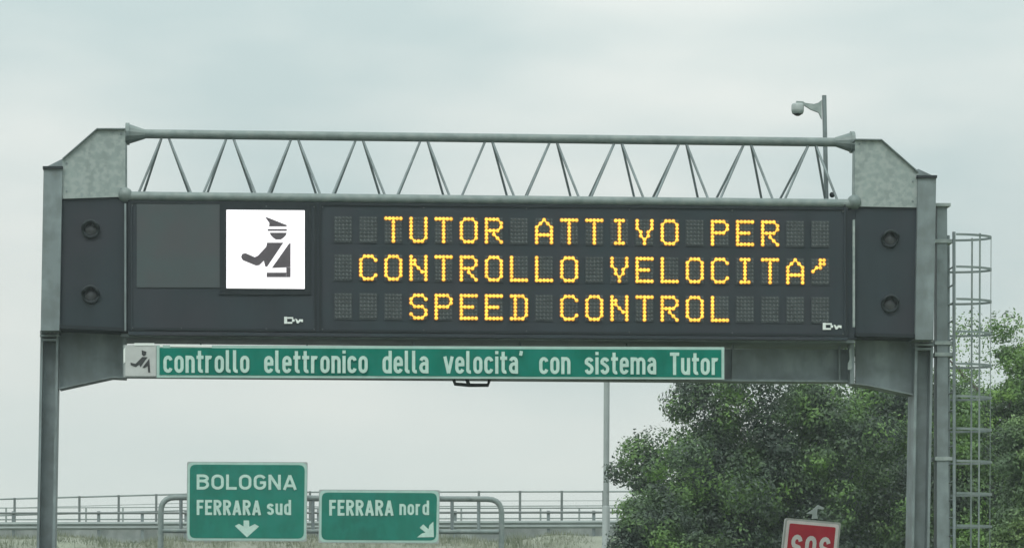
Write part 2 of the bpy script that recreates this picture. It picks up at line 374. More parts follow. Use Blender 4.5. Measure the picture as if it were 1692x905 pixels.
# ------------------------------------------------------------------ barriers on the bank, far to near
def bank_line(Y, xs_px, y_top0, y_top1, y_bot0, y_bot1):
    return [(x, y_top0 + (y_top1 - y_top0) * x / 1000, y_bot0 + (y_bot1 - y_bot0) * x / 1000) for x in xs_px]
# concrete kerb wall
Yp = 128.0
t = MB(); t.pix([(-160, 866), (1200, 861), (1200, 900), (-160, 905)], Yp, .45)
pw = tag(t.build('concrete_parapet', CONC), 'long low grey concrete parapet on top of the bank', 'parapet')
# tall railing
Yt = 128.9
rt = thing('tall_railing', at(500, 885, Yt), 'tall thin grey railing with dark posts above the bank', 'railing')
tops = lambda x: 824 - 11.5 * min(x, 420) / 420 - 1.0 * max(0, x - 420) / 540
for x in [-105, -41, 24, 78, 131, 196, 258, 318, 382, 447, 512, 577, 642, 700, 791, 859, 928, 997, 1062, 1128]:
    m_ = MB(); p0 = at(x, tops(x) - 1.5, Yt); p1 = at(x, 881, Yt); hw = .045
    m_.box((p1.x - hw, Yt - .05, p1.z), (p1.x + hw, Yt + .05, p0.z)); m_.build('post', RAILD, rt)
for dy, rad in ((0, .035), (27, .03), (15, .012)):
    m_ = MB(); m_.tube([at(x, tops(x) + dy, Yt + .07) for x in (-160, 0, 100, 210, 320, 420, 700, 960, 1200)], rad, 6); m_.build('rail', RAIL, rt)
# steel guard rail in front of it
Yg = 127.75
gr = thing('guard_rail', at(500, 885, Yg), 'low steel guard rail with short posts in front of tall railing', 'guard rail')
for x in [-125, -52, 22, 92, 163, 235, 307, 380, 453, 526, 600, 674, 752, 829, 906, 981, 1056, 1130]:
    m_ = MB(); yb = 844 - 1.0 * x / 1000
    p0 = at(x, yb, Yg); p1 = at(x, 880, Yg)
    m_.box((p1.x - .06, Yg - .05, p1.z - .3), (p1.x + .06, Yg + .05, p0.z)); m_.build('post', GALVD, gr)
m_ = MB(); a0 = at(-160, 847.5, Yg - .08); a1 = at(1200, 845.5, Yg - .08); m_.tube([a0, a1], .045, 8); m_.build('rail', RAILD, gr)
m_ = MB()
for k, (q0, q1, dy) in enumerate(((0, .06, -.02), (.06, .12, -.08), (.12, .18, -.02))):
    pass
e0 = at(-160, 869, Yg - .08); e1 = at(1200, 865, Yg - .08)
for z0, z1, y0, y1 in ((-.16, -.08, 0, -.07), (-.08, 0, -.07, 0), (0, .08, 0, -.07), (.08, .16, -.07, 0)):   # folded W profile
    m_.add([e0 + Vector((0, y0, z0)), e1 + Vector((0, y0, z0)), e1 + Vector((0, y1, z1)), e0 + Vector((0, y1, z1))], [(0, 1, 2, 3)])
m_.build('beam', RAIL, gr)
# far railing across the carriageway on the bank
Yf = 135.0
fr = thing('far_railing', at(500, 880, Yf), 'faint low railing on the far side of the bank road', 'railing')
for x in [-120, -50, 10, 76, 142, 203, 268, 330, 395, 460, 525, 590, 655, 713, 762, 828, 893, 957, 1020, 1085]:
    m_ = MB(); p0 = at(x, 838, Yf); p1 = at(x, 884, Yf); m_.box((p1.x - .035, Yf - .04, p1.z), (p1.x + .035, Yf + .04, p0.z)); m_.build('post', RAIL, fr)
for y0, y1, rad in ((839, 830, .022), (858, 851, .03)):
    m_ = MB(); m_.tube([at(-160, y0, Yf + .06), at(1200, y1 + 4, Yf + .06)], rad, 6); m_.build('rail', RAIL, fr)

# ------------------------------------------------------------------ direction signs on a bent tube portal
Ys = 95.0
pr = thing('sign_portal', (at(545, 900, Ys).x, Ys, 0), 'bent grey tube portal frame carrying two green direction signs', 'sign frame')
def arc_path(pts, r, Y, n=5):
    pl = []
    for i, p in enumerate(pts):
        if 0 < i < len(pts) - 1:
            p = Vector(p); u = (Vector(pts[i - 1]) - p).normalized() * r; v = (Vector(pts[i + 1]) - p).normalized() * r
            for k in range(n + 1):
                t = k / n; q = (p + u) * (1 - t) ** 2 + p * 2 * t * (1 - t) + (p + v) * t * t; pl.append(at(q.x, q.y, Y))
        else: pl.append(at(p[0], p[1], Y))
    return pl
gz = lambda px, Y: (px, 1120 + 1.5 / mpp(Y))
m_ = MB(); m_.tube(arc_path([gz(263, Ys), (266, 821), (829, 824), (826, gz(829, Ys)[1])], 24, Ys), .085, 10); m_.build('bent_tube', TUBE, pr)
m_ = MB(); m_.tube([at(268, 876, Ys), at(824, 878, Ys)], .07, 8); m_.build('crossbar', TUBE, pr)
for x in (299, 517, 747, 791):
    m_ = MB(); m_.tube([at(x, 823, Ys), at(x, 876, Ys)], .05, 8); m_.build('strut', GALVD, pr)

def road_sign(name, x0, y0, x1, y1, label, Y, slx):
    t_ = thing(name, at((x0 + x1) / 2, y1, Y), label, 'road sign')
    c = [(x0, y0), (x1, y0 + slx), (x1 - 1.8, y1 + slx), (x0 - .8, y1)]
    def inset(k): return [(c[0][0] + k, c[0][1] + k), (c[1][0] - k, c[1][1] + k), (c[2][0] - k, c[2][1] - k), (c[3][0] + k, c[3][1] - k)]
    m_ = MB(); m_.pix(c, Y, .05, 3); m_.build('backing_sheet', SHEET, t_)
    m_ = MB(); m_.pix(inset(1.3), Y - .006, .005, 9); m_.build('border', SIGNW, t_)
    m_ = MB(); m_.pix(inset(4.8), Y - .012, .005, 10); m_.build('face', GREEN, t_)
    return t_
YS = Ys - .18
s1 = road_sign('direction_sign', 309, 762, 508.5, 893, 'taller green direction sign reading BOLOGNA with a down arrow', YS, .8)
m_ = MB(); add_strokes(m_, 'BOLOGNA', boxplace(*(325, 783, 490, 808), .004), YS - .017, T=.18, wc=.80, gap=.15); m_.build('lettering', TEXTW, s1)
m_ = MB(); add_strokes(m_, 'FERRARA', boxplace(*(325, 825, 431, 850), .004), YS - .017, T=.17, wc=.50, gap=.10); m_.build('lettering', TEXTW, s1)
m_ = MB(); add_strokes(m_, 'sud', boxplace(*(441, 825, 481, 850), .004), YS - .017, T=.16, wl=.44, gap=.10); m_.build('lettering', TEXTW, s1)
arrow = [(402.5, 859), (411.5, 859), (412, 869.5), (421, 865), (428, 869), (408, 887), (388, 868), (395, 864.5), (402.5, 869)]
m_ = MB(); m_.pix(arrow, YS - .019, .004); m_.build('arrow', TEXTW, s1)
s2 = road_sign('direction_sign', 527, 808, 727, 896, 'lower green direction sign reading FERRARA nord with a slanted arrow', YS, 1.0)
m_ = MB(); add_strokes(m_, 'FERRARA', boxplace(*(544, 825, 650, 851), .003), YS - .017, T=.17, wc=.50, gap=.10); m_.build('lettering', TEXTW, s2)
m_ = MB(); add_strokes(m_, 'nord', boxplace(*(660, 826, 709, 850), .003), YS - .017, T=.16, wl=.44, gap=.10); m_.build('lettering', TEXTW, s2)
ar = [(716, 861), (717, 886.5), (689, 887), (697, 880.5), (703, 879), (693.5, 871), (699.5, 865.5), (708, 873.5), (709.5, 867)]
m_ = MB(); m_.pix(ar, YS - .019, .004); m_.build('arrow', TEXTW, s2)
# clamps behind the signs
for s_, xs_ in ((s1, (350, 470)), (s2, (570, 690))):
    for x in xs_:
        m_ = MB(); p = at(x, 823, YS + .05); q = at(x, 876, YS + .05); m_.box((p.x - .04, YS + .052, q.z), (p.x + .04, YS + .09, p.z)); m_.build('mounting_bracket', SHEET, s_)

# ------------------------------------------------------------------ the gantry
Y0, Y1, YC = 50.0, 51.1, 50.55
gt = thing('motorway_gantry', (at(810, 900, Y0).x, YC, 0), 'big grey steel gantry spanning the road with a lattice truss on top', 'gantry')
def col_xz(px, py, Y=Y0): return at(px, py, Y)
# H section columns (lean with the photograph's, a few mm per metre)
def column(xt, xb, wt, y_top, y_joint, top_box, label=None):
    dep0, dep1 = YC - .24, YC + .24
    yb = 1120 + 1.5 / mpp(Y0) - 2
    def xx(py): return xt + (xb - xt) * (py - y_top) / (905 - y_top)
    m_ = MB()
    def slab(xa0, xa1, ya, yb_, Ya, Yb):
        a = [at(xx(ya) + xa0, ya, Ya), at(xx(ya) + xa1, ya, Ya), at(xx(yb_) + xa1, yb_, Ya), at(xx(yb_) + xa0, yb_, Ya)]
        m_.prism(a, (0, Yb - Ya, 0))
    slab(0, 4.2, y_joint, yb, dep0, dep1); slab(wt - 4.2, wt, y_joint, yb, dep0, dep1)     # flanges
    slab(4.2, wt - 4.2, y_joint, yb, YC - .03, YC + .03)                                   # web
    o = m_.build('column', GALVD, gt)
    m_ = MB(); slab(-1, wt + 1, y_joint - 5, y_joint - 1, dep0 - .05, dep1 + .05); slab(-1, wt + 1, y_joint + 1, y_joint + 5, dep0 - .05, dep1 + .05)
    slab(2, wt - 2, y_joint + 8, y_joint + 12, dep0 - .01, dep1); m_.build('joint_flange', GALVD, o)
    m_ = MB(); slab(*top_box, y_top, y_joint - 5.2, Y0 - .03, dep1); m_.build('upper_column', GALVD, gt)
    m_ = MB(); slab(-1.5, wt + 1.5, y_top - 4.5, y_top - .2, Y0 - .06, dep1 + .03); m_.build('column_cap', BEACON, gt)
    m_ = MB(); p = at(xx(yb) + wt / 2, yb, YC); m_.box((p.x - .45, YC - .5, -.04), (p.x + .45, YC + .5, .12)); m_.build('foundation', CONC, gt)
column(72, 60.5, 30, 279, 551, (0, 31))
column(1517, 1506, 30, 294, 566, (0, 30))
m_ = MB(); m_.pix([(79, 274.5), (104, 262), (104, 274.5)], YC - .1, .2); m_.build('end_gusset', GALVD, gt)
m_ = MB(); m_.pix([(1517, 279), (1541, 290), (1517, 290)], YC - .1, .2); m_.build('end_gusset', GALVD, gt)
# end plates
PL = [(103, 263), (160, 213.5), (207, 213.5), (207, 325), (103, 328.5)]
PR = [(1413, 231), (1457, 231.5), (1518, 285), (1516.5, 343), (1412, 341)]
for pl, slope in ((PL, ((103, 263), (160, 213.5), (207, 213.5))), (PR, ((1413, 231), (1457, 231.5), (1518, 285)))):
    m_ = MB(); m_.pix(pl, Y0 + .02, .02); o = m_.build('end_plate', GALV, gt)
    m_ = MB()
    for (ax, ay), (bx, by) in zip(slope, slope[1:]):
        A, B = at(ax, ay - 1.8, Y0 - .03), at(bx, by - 1.8, Y0 - .03); d = Vector((0, 0, -.018))
        m_.prism([A, B, B + d, A + d], (0, .3, 0))
    m_.build('edge_flange', GALVD, gt)
# upper and lower chords
m_ = MB(); m_.tube([at(213, 221, YC), at(1406, 235.5, YC)], .071, 16); m_.build('top_chord', TUBE, gt)
for x, y, s in ((207.5, 221.3, 1), (1411, 235.2, -1)):
    P = at(x, y, YC); m_ = MB()
    m_.tube([P, P + Vector((.06 * s, 0, 0)), P + Vector((.0601 * s, 0, 0)), P + Vector((.30 * s, 0, 0))], [.17, .17, .15, .072], 14, True, False)
    m_.build('end_collar', TUBE, gt)
for dy in (.06, Y1 - Y0 - .06):
    m_ = MB(); a, c = at(207, 323.3, Y0), at(1411, 336, Y0); m_.tube([a + Vector((0, dy, 0)), c + Vector((0, dy, 0))], .073, 14); m_.build('lower_chord', TUBE, gt)
fx = lambda x: (x - 207) / (1411 - 207)
for k in range(11):
    xa = 273 + 106.9 * k
    for s in (-1, 1):
        for dy in (.06, Y1 - Y0 - .06):
            T = at(xa + 5.5 * s, 226 + 13.5 * fx(xa), YC); xf = xa + (46 if s < 0 else 44.5) * s
            B = at(xf, 322 + 12.5 * fx(xf), Y0); B.y = Y0 + dy
            m_ = MB(); m_.tube([T, B], .0195, 7); m_.build('brace', GALVD, gt)
# node posts at both ends of the truss
for x, yt_, yb_ in ((207, 225, 318), (1411.5, 240, 330)):
    for dy in (.06,):
        m_ = MB(); a, c = at(x, yt_, YC), at(x, yb_, Y0); c.y = Y0 + dy; m_.tube([a, c], .028, 8); m_.build('end_strut', TUBE, gt)
    m_ = MB(); P = at(x, yb_ - 1 + 5, Y0 + .06); m_.ball(P, .115, n=12, m=8); m_.build('node', TUBE, gt)
# lower beam and haunches under the cabinet
m_ = MB(); m_.pix([(200, 570), (1412, 577), (1412, 631), (200, 621)], YC + .06, .03); m_.build('lower_beam', GALVD, gt)
m_ = MB(); m_.pix([(200, 551), (1412, 561), (1412, 566), (200, 556)], Y0 + .1, 1.05); m_.build('beam_flange', GALVD, gt)
m_ = MB(); m_.pix([(200, 618), (1412, 627.5), (1412, 631), (200, 621.5)], YC - .1, .35); m_.build('beam_flange', GALVD, gt)
for x in range(330, 1400, 176):
    m_ = MB(); m_.rect(x, 566, x + 3, 620 + .0085 * (x - 200), YC - .08, .1); m_.build('stiffener', GALVD, gt)
m_ = MB(); m_.pix([(98, 548), (203, 553), (203, 623), (185, 622), (98, 641)], YC - .03, .06); m_.build('haunch', GALVD, gt)
m_ = MB(); m_.pix([(1414, 562), (1510, 563), (1507, 651), (1432, 635), (1414, 633)], YC - .03, .06); m_.build('haunch', GALVD, gt)
for pts in (((98, 640), (185, 621), (208, 622)), ((1410, 632), (1432, 634), (1508, 650))):
    m_ = MB()
    for (ax, ay), (bx, by) in zip(pts, pts[1:]):
        A, B = at(ax, ay, YC - .2), at(bx, by, YC - .2); d = Vector((0, 0, -.022)); m_.prism([A, B, B + d, A + d], (0, .4, 0))
    m_.build('haunch_flange', GALVD, gt)
for x, y0_, y1_ in ((205.5, 556, 624), (1408, 563, 634)):
    m_ = MB(); m_.rect(x - 3.5, y0_, x + 3.5, y1_, YC - .26, .22); o = m_.build('bolted_splice', GALVD, gt)
m_ = MB(); m_.pix([(1403, 577), (1407, 574), (1407.5, 609), (1401, 611), (1401, 600), (1404, 594)], YC - .3, .03); m_.build('splice_cover', GALV, gt)
# hooked tray under the beam
m_ = MB()
for pth in ([(748, 622), (752, 634), (775, 636), (806, 636), (810, 623)], [(770, 623), (775, 636)]):
    m_.tube([at(x, y, YC - .05) for x, y in pth], .028, 6)
m_.build('cable_bracket', BEACON, gt)

# ------------------------------------------------------------------ the variable message board
vb = thing('message_board', at(810, 552, Y0), 'wide dark electronic message board with amber lettering and white pictogram', 'message board')
sl = .0088
m_ = MB(); m_.pix([(212, 331.5), (1401, 342.5), (1401, 556), (212, 546.5)], Y0 + .012, .95); m_.build('cabinet', DARK, vb)
# bottom sill of the cabinet
m_ = MB(); m_.pix([(212, 547), (1401, 556.5), (1401, 562), (212, 553)], Y0 - .02, .1); m_.build('bottom_sill', DARK, vb)
# raised frames round the two sections
def frame(x0, y0, x1, y1, k, Y, depth, s=sl):
    m = MB()
    m.rect(x0, y0, x1, y0 + k, Y, depth, s); m.pix([(x0, y1 - k + 0), (x1, y1 - k + s * (x1 - x0)), (x1, y1 + s * (x1 - x0)), (x0, y1)], Y, depth)
    m.pix([(x0, y0 + k), (x0 + k, y0 + k + s * k), (x0 + k, y1 - k + s * k), (x0, y1 - k)], Y, depth)
    m.pix([(x1 - k, y0 + k + s * (x1 - x0 - k)), (x1, y0 + k + s * (x1 - x0)), (x1, y1 - k + s * (x1 - x0)), (x1 - k, y1 - k + s * (x1 - x0 - k))], Y, depth)
    return m
frame(214, 332, 523, 545, 4, Y0 - .01, .02).build('section_frame', DARKER, vb)
frame(527, 335, 1400, 548, 4, Y0 - .01, .02).build('section_frame', DARKER, vb)
m_ = MB(); m_.rect(226, 335.5, 372, 474.5, Y0 - .004, .014, .004); m_.build('blank_screen', BLANK, vb)
m_ = MB(); m_.rect(363, 337, 514, 486, Y0 - .012, .02, .006); m_.build('screen_surround', DARKER, vb)
m_ = MB(); m_.rect(374, 346.5, 503.5, 476, Y0 - .03, .017, .008); pic = m_.build('lit_screen', WHITE_LED, vb, 'bright white square screen with a dark traffic officer figure')
YP = Y0 - .037
m_ = MB()
def pfig(pl): m_.pix([(340 + x / 3.4792, 320 + y / 3.4808) for x, y in pl], YP, .006)
pfig([(341, 133), (362, 139), (466, 181), (464, 188), (364, 188), (366, 168)])                         # cap
pfig([(356, 203), (466, 203), (466, 213), (356, 213)])                                                 # cap band
pfig([(367, 224), (465, 224), (459, 240), (446, 253), (432, 263), (403, 263), (388, 253), (374, 238)]) # face
pfig([(352, 281), (446, 281), (352, 420), (342, 418), (334, 384), (308, 410), (290, 413), (212, 381), (203, 363), (209, 346), (228, 341), (282, 365), (300, 356), (348, 304)])   # arm and chest
pfig([(476, 290), (487, 281), (487, 422), (380, 426)])                                                 # torso right of the sash
pfig([(463, 423.5), (487, 423.5), (487, 479), (463, 479)]); pfig([(350, 453), (462.5, 453), (462.5, 479), (350, 479)])   # belt
m_.build('officer_figure', FIGURE, pic)
# white maker's marks, lower corners of the two sections
def mark(x, y):
    m = MB(); k = .0008
    m.rect(x, y, x + 5, y + 11.5, Y0 - .016, .004); m.rect(x + 5.2, y + .6, x + 15, y + 3.2, Y0 - .016, .004); m.rect(x + 5.2, y + 8.6, x + 13.5, y + 11.4, Y0 - .016, .004)
    m.pix([(x + 13, y + 3.4), (x + 17.5, y + 4.4), (x + 17, y + 8), (x + 13, y + 8.4)], Y0 - .016, .004)
    m.pix([(x + 18, y + 3), (x + 20.5, y + 3.4), (x + 23.5, y + 7), (x + 25, y + 4), (x + 31, y + 4.4), (x + 31, y + 9), (x + 28.5, y + 8.6), (x + 27, y + 7.4), (x + 23.6, y + 11), (x + 21, y + 10.6)], Y0 - .016, .004)
    return m.build('maker_logo', WHITEP, vb)
mark(469.5, 523); mark(1359.5, 533)
# side shields with the four beacons
for (x0, x1, ya, yb_, yc, yd, bx, bys) in ((96, 206, 322, 321, 548, 543, 150, (379, 487)), (1414, 1521, 335, 341, 559, 556, 1470, (395, 502))):
    m_ = MB(); m_.pix([(x0, ya), (x1, yb_), (x1, yc), (x0, yd)], Y0 + .06, .5); sp = m_.build('side_shield', DARK, vb)
    m_ = MB(); m_.pix([(x0, yd - 7), (x1, yc - 7), (x1, yc - 1), (x0, yd - 1)], Y0 - .02, .075); m_.build('drip_rail', DARKER, sp)
    for by in bys:
        c = at(bx, by, Y0 + .06); bm_ = MB(); n = 20; r0, r1 = .14, .105; k0 = len(bm_.v)
        rings = [(r0, 0), (r0, -.035), (r1, -.04), (r1 * .8, 0)]
        for rad, yy in rings:
            for j in range(n):
                t_ = 2 * math.pi * j / n; hood = -.09 if (math.sin(t_) > .1 and yy < -.01) else 0
                bm_.v.append(c + Vector((rad * math.cos(t_), yy + hood, rad * math.sin(t_))))
        for i in range(3):
            for j in range(n): bm_.f.append([i * n + j, i * n + (j + 1) % n, (i + 1) * n + (j + 1) % n, (i + 1) * n + j][::-1]); bm_.sm.append(True)
        bo = bm_.build('warning_beacon', BEACON, vb)
        lm = MB(); k0 = 16
        lm.v.append(c + Vector((0, -.045, 0)))
        for q, yy in ((.05, -.04), (.093, -.015)):
            for j in range(k0): lm.v.append(c + Vector((q * math.cos(2 * math.pi * j / k0), yy, q * math.sin(2 * math.pi * j / k0))))
        for j in range(k0):
            lm.f.append([0, 1 + (j + 1) % k0, 1 + j]); lm.sm.append(True)
            lm.f.append([1 + j, 1 + (j + 1) % k0, 1 + k0 + (j + 1) % k0, 1 + k0 + j]); lm.sm.append(True)
        lm.build('beacon_lens', LENS, bo)
m_ = MB(); m_.rect(1409.2, 363, 1412.8, 540, Y0 - .05, .05); m_.build('hinge_strip', GALV, vb)
for xa_, xb_, ya_, yb_ in ((200, 214, 328, 548), (1399, 1417, 340, 560)):
    m_ = MB(); m_.rect(xa_, ya_, xb_, yb_, Y0 + .075, .4); m_.build('side_seal', DARK, vb)
m_ = MB(); m_.rect(205.5, 336, 208.5, 546, Y0 - .03, .05); m_.build('hinge_strip', GALVD, vb)
for x in (217, 1396):
    m_ = MB(); m_.rect(x - 1, 338, x + 1.2, 545, Y0 - .016, .02); m_.build('hinge_strip', DARK, vb)

def bolts(pl, Y, r, name, m, parent):
    for x, y in pl:
        c = at(x, y, Y); k = MB(); k.tube([c + Vector((0, .004, 0)), c + Vector((0, -.012, 0))], r, 6); k.build(name, m, parent)
bolts([(76 + 7 * k, 548.5) for k in range(4)] + [(1519 + 7 * k, 563.5) for k in range(4)], YC - .24 - .05, .014, 'bolt', RIM, gt)
bolts([(110, 270), (110, 316), (200, 221), (200, 312), (1420, 238), (1420, 328), (1508, 300), (1508, 332)], Y0 + .02, .016, 'bolt', GALVD, gt)
bolts([(x, 339 + .0088 * (x - 212)) for x in (219, 300, 440, 519, 533, 700, 870, 1040, 1210, 1393)] + [(x, 541 + .0088 * (x - 212)) for x in (219, 300, 440, 519, 533, 700, 870, 1040, 1210, 1393)], Y0 - .002, .012, 'screw', UNLIT, vb)
FONT = {
 'A': "00100 01010 10001 10001 11111 10001 10001", 'T': "11111 00100 00100 00100 00100 00100 00100", 'U': "10001 10001 10001 10001 10001 10001 01110",
 'O': "01110 10001 10001 10001 10001 10001 01110", 'R': "11110 10001 10001 11110 10100 10010 10001", 'I': "01110 00100 00100 00100 00100 00100 01110",
 'V': "10001 10001 10001 01010 01010 00100 00100", 'P': "11110 10001 10001 11110 10000 10000 10000", 'E': "11111 10000 10000 11110 10000 10000 11111",
 'C': "01110 10001 10000 10000 10000 10001 01110", 'N': "10001 11001 11001 10101 10011 10001 10001", 'L': "10000 10000 10000 10000 10000 10000 11111",
 'S': "01110 10001 10000 01110 00001 10001 01110", 'D': "11110 01001 01001 01001 01001 01001 11110", "'": "00110 00110 00110 01000 10000 00000 00000"}
FONT["'"] = "00110 00110 01100 10000 00000 00000 00000"
LINES = ["  TUTOR ATTIVO PER  ", " CONTROLLO VELOCITA'", "   SPEED CONTROL    "]
ROWS = [(378.6, .0098), (441.5, .0088), (505.3, .0080)]
RAD = .0265; OCT = [(math.cos(2 * math.pi * j / 8 + math.pi / 8), math.sin(2 * math.pi * j / 8 + math.pi / 8)) for j in range(8)]
def lamps(mb, cells, r, h):
    """one string of round lamps {(row, column): place}, neighbours joined by a short bridge"""
    rim = {}
    for key, c in cells.items():
        k = len(mb.v); mb.v.append(c + Vector((0, -h, 0)))
        for x, z in OCT: mb.v.append(c + Vector((x * r * .75, -h * .75, z * r * .75)))
        for x, z in OCT: mb.v.append(c + Vector((x * r, 0, z * r)))
        for j in range(8):
            q = (j + 1) % 8; mb.f.append([k, k + 1 + j, k + 1 + q]); mb.f.append([k + 1 + j, k + 9 + j, k + 9 + q, k + 1 + q]); mb.sm += [True, True]
        rim[key] = k + 9
    for (a, c) in cells:
        for da, dc in ((0, 1), (1, 0), (1, 1), (1, -1)):
            o = (a + da, c + dc)
            if o not in cells or (da and dc and ((a, o[1]) in cells or (o[0], c) in cells)): continue
            d = round(math.atan2(-da, dc) / (math.pi / 4)) % 8      # octant towards the neighbour
            A, B = rim[(a, c)], rim[o]
            mb.f.append([A + (d - 1) % 8, A + d, B + (d + 3) % 8, B + (d + 4) % 8]); mb.sm.append(False)
for txt, (yr, s_) in zip(LINES, ROWS):
    for i in range(20):
        ch = txt[i]; px = 567 + 41.5 * i; py = yr + s_ * (px - 566)
        m_ = MB(); m_.rect(px - 15, py - 22, px + 15, py + 22, Y0 - .004, .015, s_); ce = m_.build('character_cell', CELL, vb)
        pat = FONT.get(ch, "00000 " * 7).split(); lit, un = {}, {}
        for r_ in range(7):
            for c_ in range(5):
                x = px + (c_ - 2) * 6.1; y = py + (r_ - 3) * 6.2 + s_ * (x - px)
                un[r_, c_] = at(x, y, Y0 - .006)
                if pat[r_][c_] == '1': lit[r_, c_] = at(x, y, Y0 - .018)
        m_ = MB(); lamps(m_, un, .017, .008); m_.build('unlit_dots', UNLIT, ce)
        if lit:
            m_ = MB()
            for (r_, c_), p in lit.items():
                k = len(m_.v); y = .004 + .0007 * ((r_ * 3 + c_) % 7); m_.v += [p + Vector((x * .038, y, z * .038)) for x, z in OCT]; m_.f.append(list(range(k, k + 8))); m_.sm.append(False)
            m_.build('lamp_halo', AMBER_HALO, ce)  # halo of the letter, added as faintly glowing discs behind its lamps
            m_ = MB(); lamps(m_, lit, RAD, .016); m_.build('lit_dots', AMBER, ce, 'amber lit letter ' + ch if ch != "'" else 'amber lit accent mark')

# ------------------------------------------------------------------ strip sign under the board
YT = Y0 + .02
st = thing('strip_sign', at(700, 625, YT), 'long narrow green sign with white words below the message board', 'road sign')
s5 = .0045
m_ = MB(); m_.pix([(204, 569.5), (1197, 573), (1197, 627), (204, 622.5)], YT, .05); m_.build('backing_sheet', SHEET, st)
m_ = MB(); m_.rect(259, 570.5, 1196.5, 623.5, YT - .006, .005, .0030); m_.build('border', SIGNW, st)
m_ = MB(); m_.pix([(263.5, 574.5), (1192, 577.5), (1192, 623), (263.5, 619)], YT - .012, .005); m_.build('face', GREEN, st)
m_ = MB(); m_.rect(207, 570, 257.5, 621, YT - .012, .01, .002, 2); wp = m_.build('pictogram_plate', PLATEW, st, 'weathered whitish plate with a black officer figure')
m_ = MB(); m_.pix([(204, 577), (207, 573), (207, 598), (204, 600)], YT - .02, .01); m_.rect(222, 566.5, 255, 570.5, YT - .02, .01); m_.rect(264, 568, 269, 573, YT - .018, .006); m_.rect(281, 568.5, 350, 572.5, YT - .018, .006, .015)
m_.build('chipped_edge', WHITEP, st)
m_ = MB()
q_ = lambda pl: m_.pix([(40 + x / 4.7633, 470 + y / 4.7633) for x, y in pl], YT - .018, .004)
q_([(925, 515), (962, 527), (958, 552), (940, 562), (926, 548)])
q_([(930, 568), (972, 570), (950, 598), (915, 650), (905, 628), (878, 648), (838, 632), (836, 612), (876, 622)])
q_([(985, 580), (992, 690), (976, 690), (972, 640), (948, 655), (930, 652)])
m_.build('officer_figure', BLACK, wp)
for word, x0, x1, asc, des in (('controllo', 270, 412, 578, 615.5), ('elettronico', 436.5, 607.5, 578.5, 616), ('della', 632, 708, 579, 616.5), ("velocita'", 733, 863, 579.5, 617), ('con', 891, 942.5, 580.5, 617.5), ('sistema', 966, 1084, 581, 618), ('Tutor', 1107, 1188, 582, 619)):
    m_ = MB(); add_strokes(m_, word, boxplace(x0, asc, x1, des, .0022), YT - .017, T=.15, wl=.43, gap=.085); m_.build('lettering', TEXTW, st)

# ------------------------------------------------------------------ caged ladder on the right column
YL = 50.55
ld = thing('caged_ladder', (at(1575, 900, YL).x, YL, 0), 'grey access ladder with hooped safety cage on the right column', 'ladder')
gy = 1120 + 1.5 / mpp(YL)
m_ = MB(); m_.pix([(1548.5, 341), (1565, 341), (1570, gy), (1548, gy)], YL - .12, .24); m_.build('support_post', GALVD, ld)
m_ = MB(); m_.rect(1546, 335.5, 1571, 340.5, YL - .17, .34); m_.build('post_cap', GALV, ld)
for yy in (398, 566, 585, 757):
    m_ = MB(); m_.rect(1545, yy - 3, 1575, yy + 3, YL - .14, .28); m_.build('clamp', GALV, ld)
xs0 = 1571.5
for dy in (-.21, .21):
    m_ = MB(); a, c = at(xs0, 386, YL), at(xs0 + 1, gy, YL); m_.tube([a + Vector((0, dy, 0)), c + Vector((0, dy, 0))], .026, 8); m_.build('stile', GALVD, ld)
zb, zt = .4, at(xs0, 388, YL).z
nr = int((zt - zb) / .28)
for k in range(nr):
    m_ = MB(); P = at(xs0, 700, YL); z = zb + k * .28; m_.tube([(P.x, YL - .21, z), (P.x, YL + .21, z)], .014, 6); m_.build('rung', GALVD, ld)
wd = 68 * mpp(YL)
def hoop(k): return [(-wd * .0 + wd * math.sin(math.pi * j / 14), -.36 * math.cos(math.pi * j / 14)) for j in range(15)]
hz_ = []
for k in range(11):
    P = at(xs0 + .1 * k, 392 + 53 * k, YL); hz_.append(P)
    m_ = MB()
    pts = hoop(k); n = len(pts)
    for hh in (0,):
        vs_ = [P + Vector((x, y, .018)) for x, y in pts] + [P + Vector((x, y, -.018)) for x, y in pts]
        m_.add(vs_ + [v + Vector((0.006, 0, 0)) for v in vs_], [(j, j + 1, n + j + 1, n + j) for j in range(n - 1)] + [(2 * n + j, 3 * n + j, 3 * n + j + 1, 2 * n + j + 1) for j in range(n - 1)]
               + [(j, 2 * n + j, 2 * n + j + 1, j + 1) for j in range(n - 1)] + [(n + j, n + j + 1, 3 * n + j + 1, 3 * n + j) for j in range(n - 1)])
    m_.build('cage_hoop', TUBE, ld)
for j in (3, 7, 11):
    x, y = hoop(0)[j]; m_ = MB(); a, c = hz_[0] + Vector((x, y, .03)), hz_[-1] + Vector((x, y, -.03))
    q = .005 if j == 7 else .012; m_.box((min(a.x, c.x) - q, a.y - q, c.z), (min(a.x, c.x) + q, a.y + q, a.z)); m_.build('cage_strip', TUBE, ld)

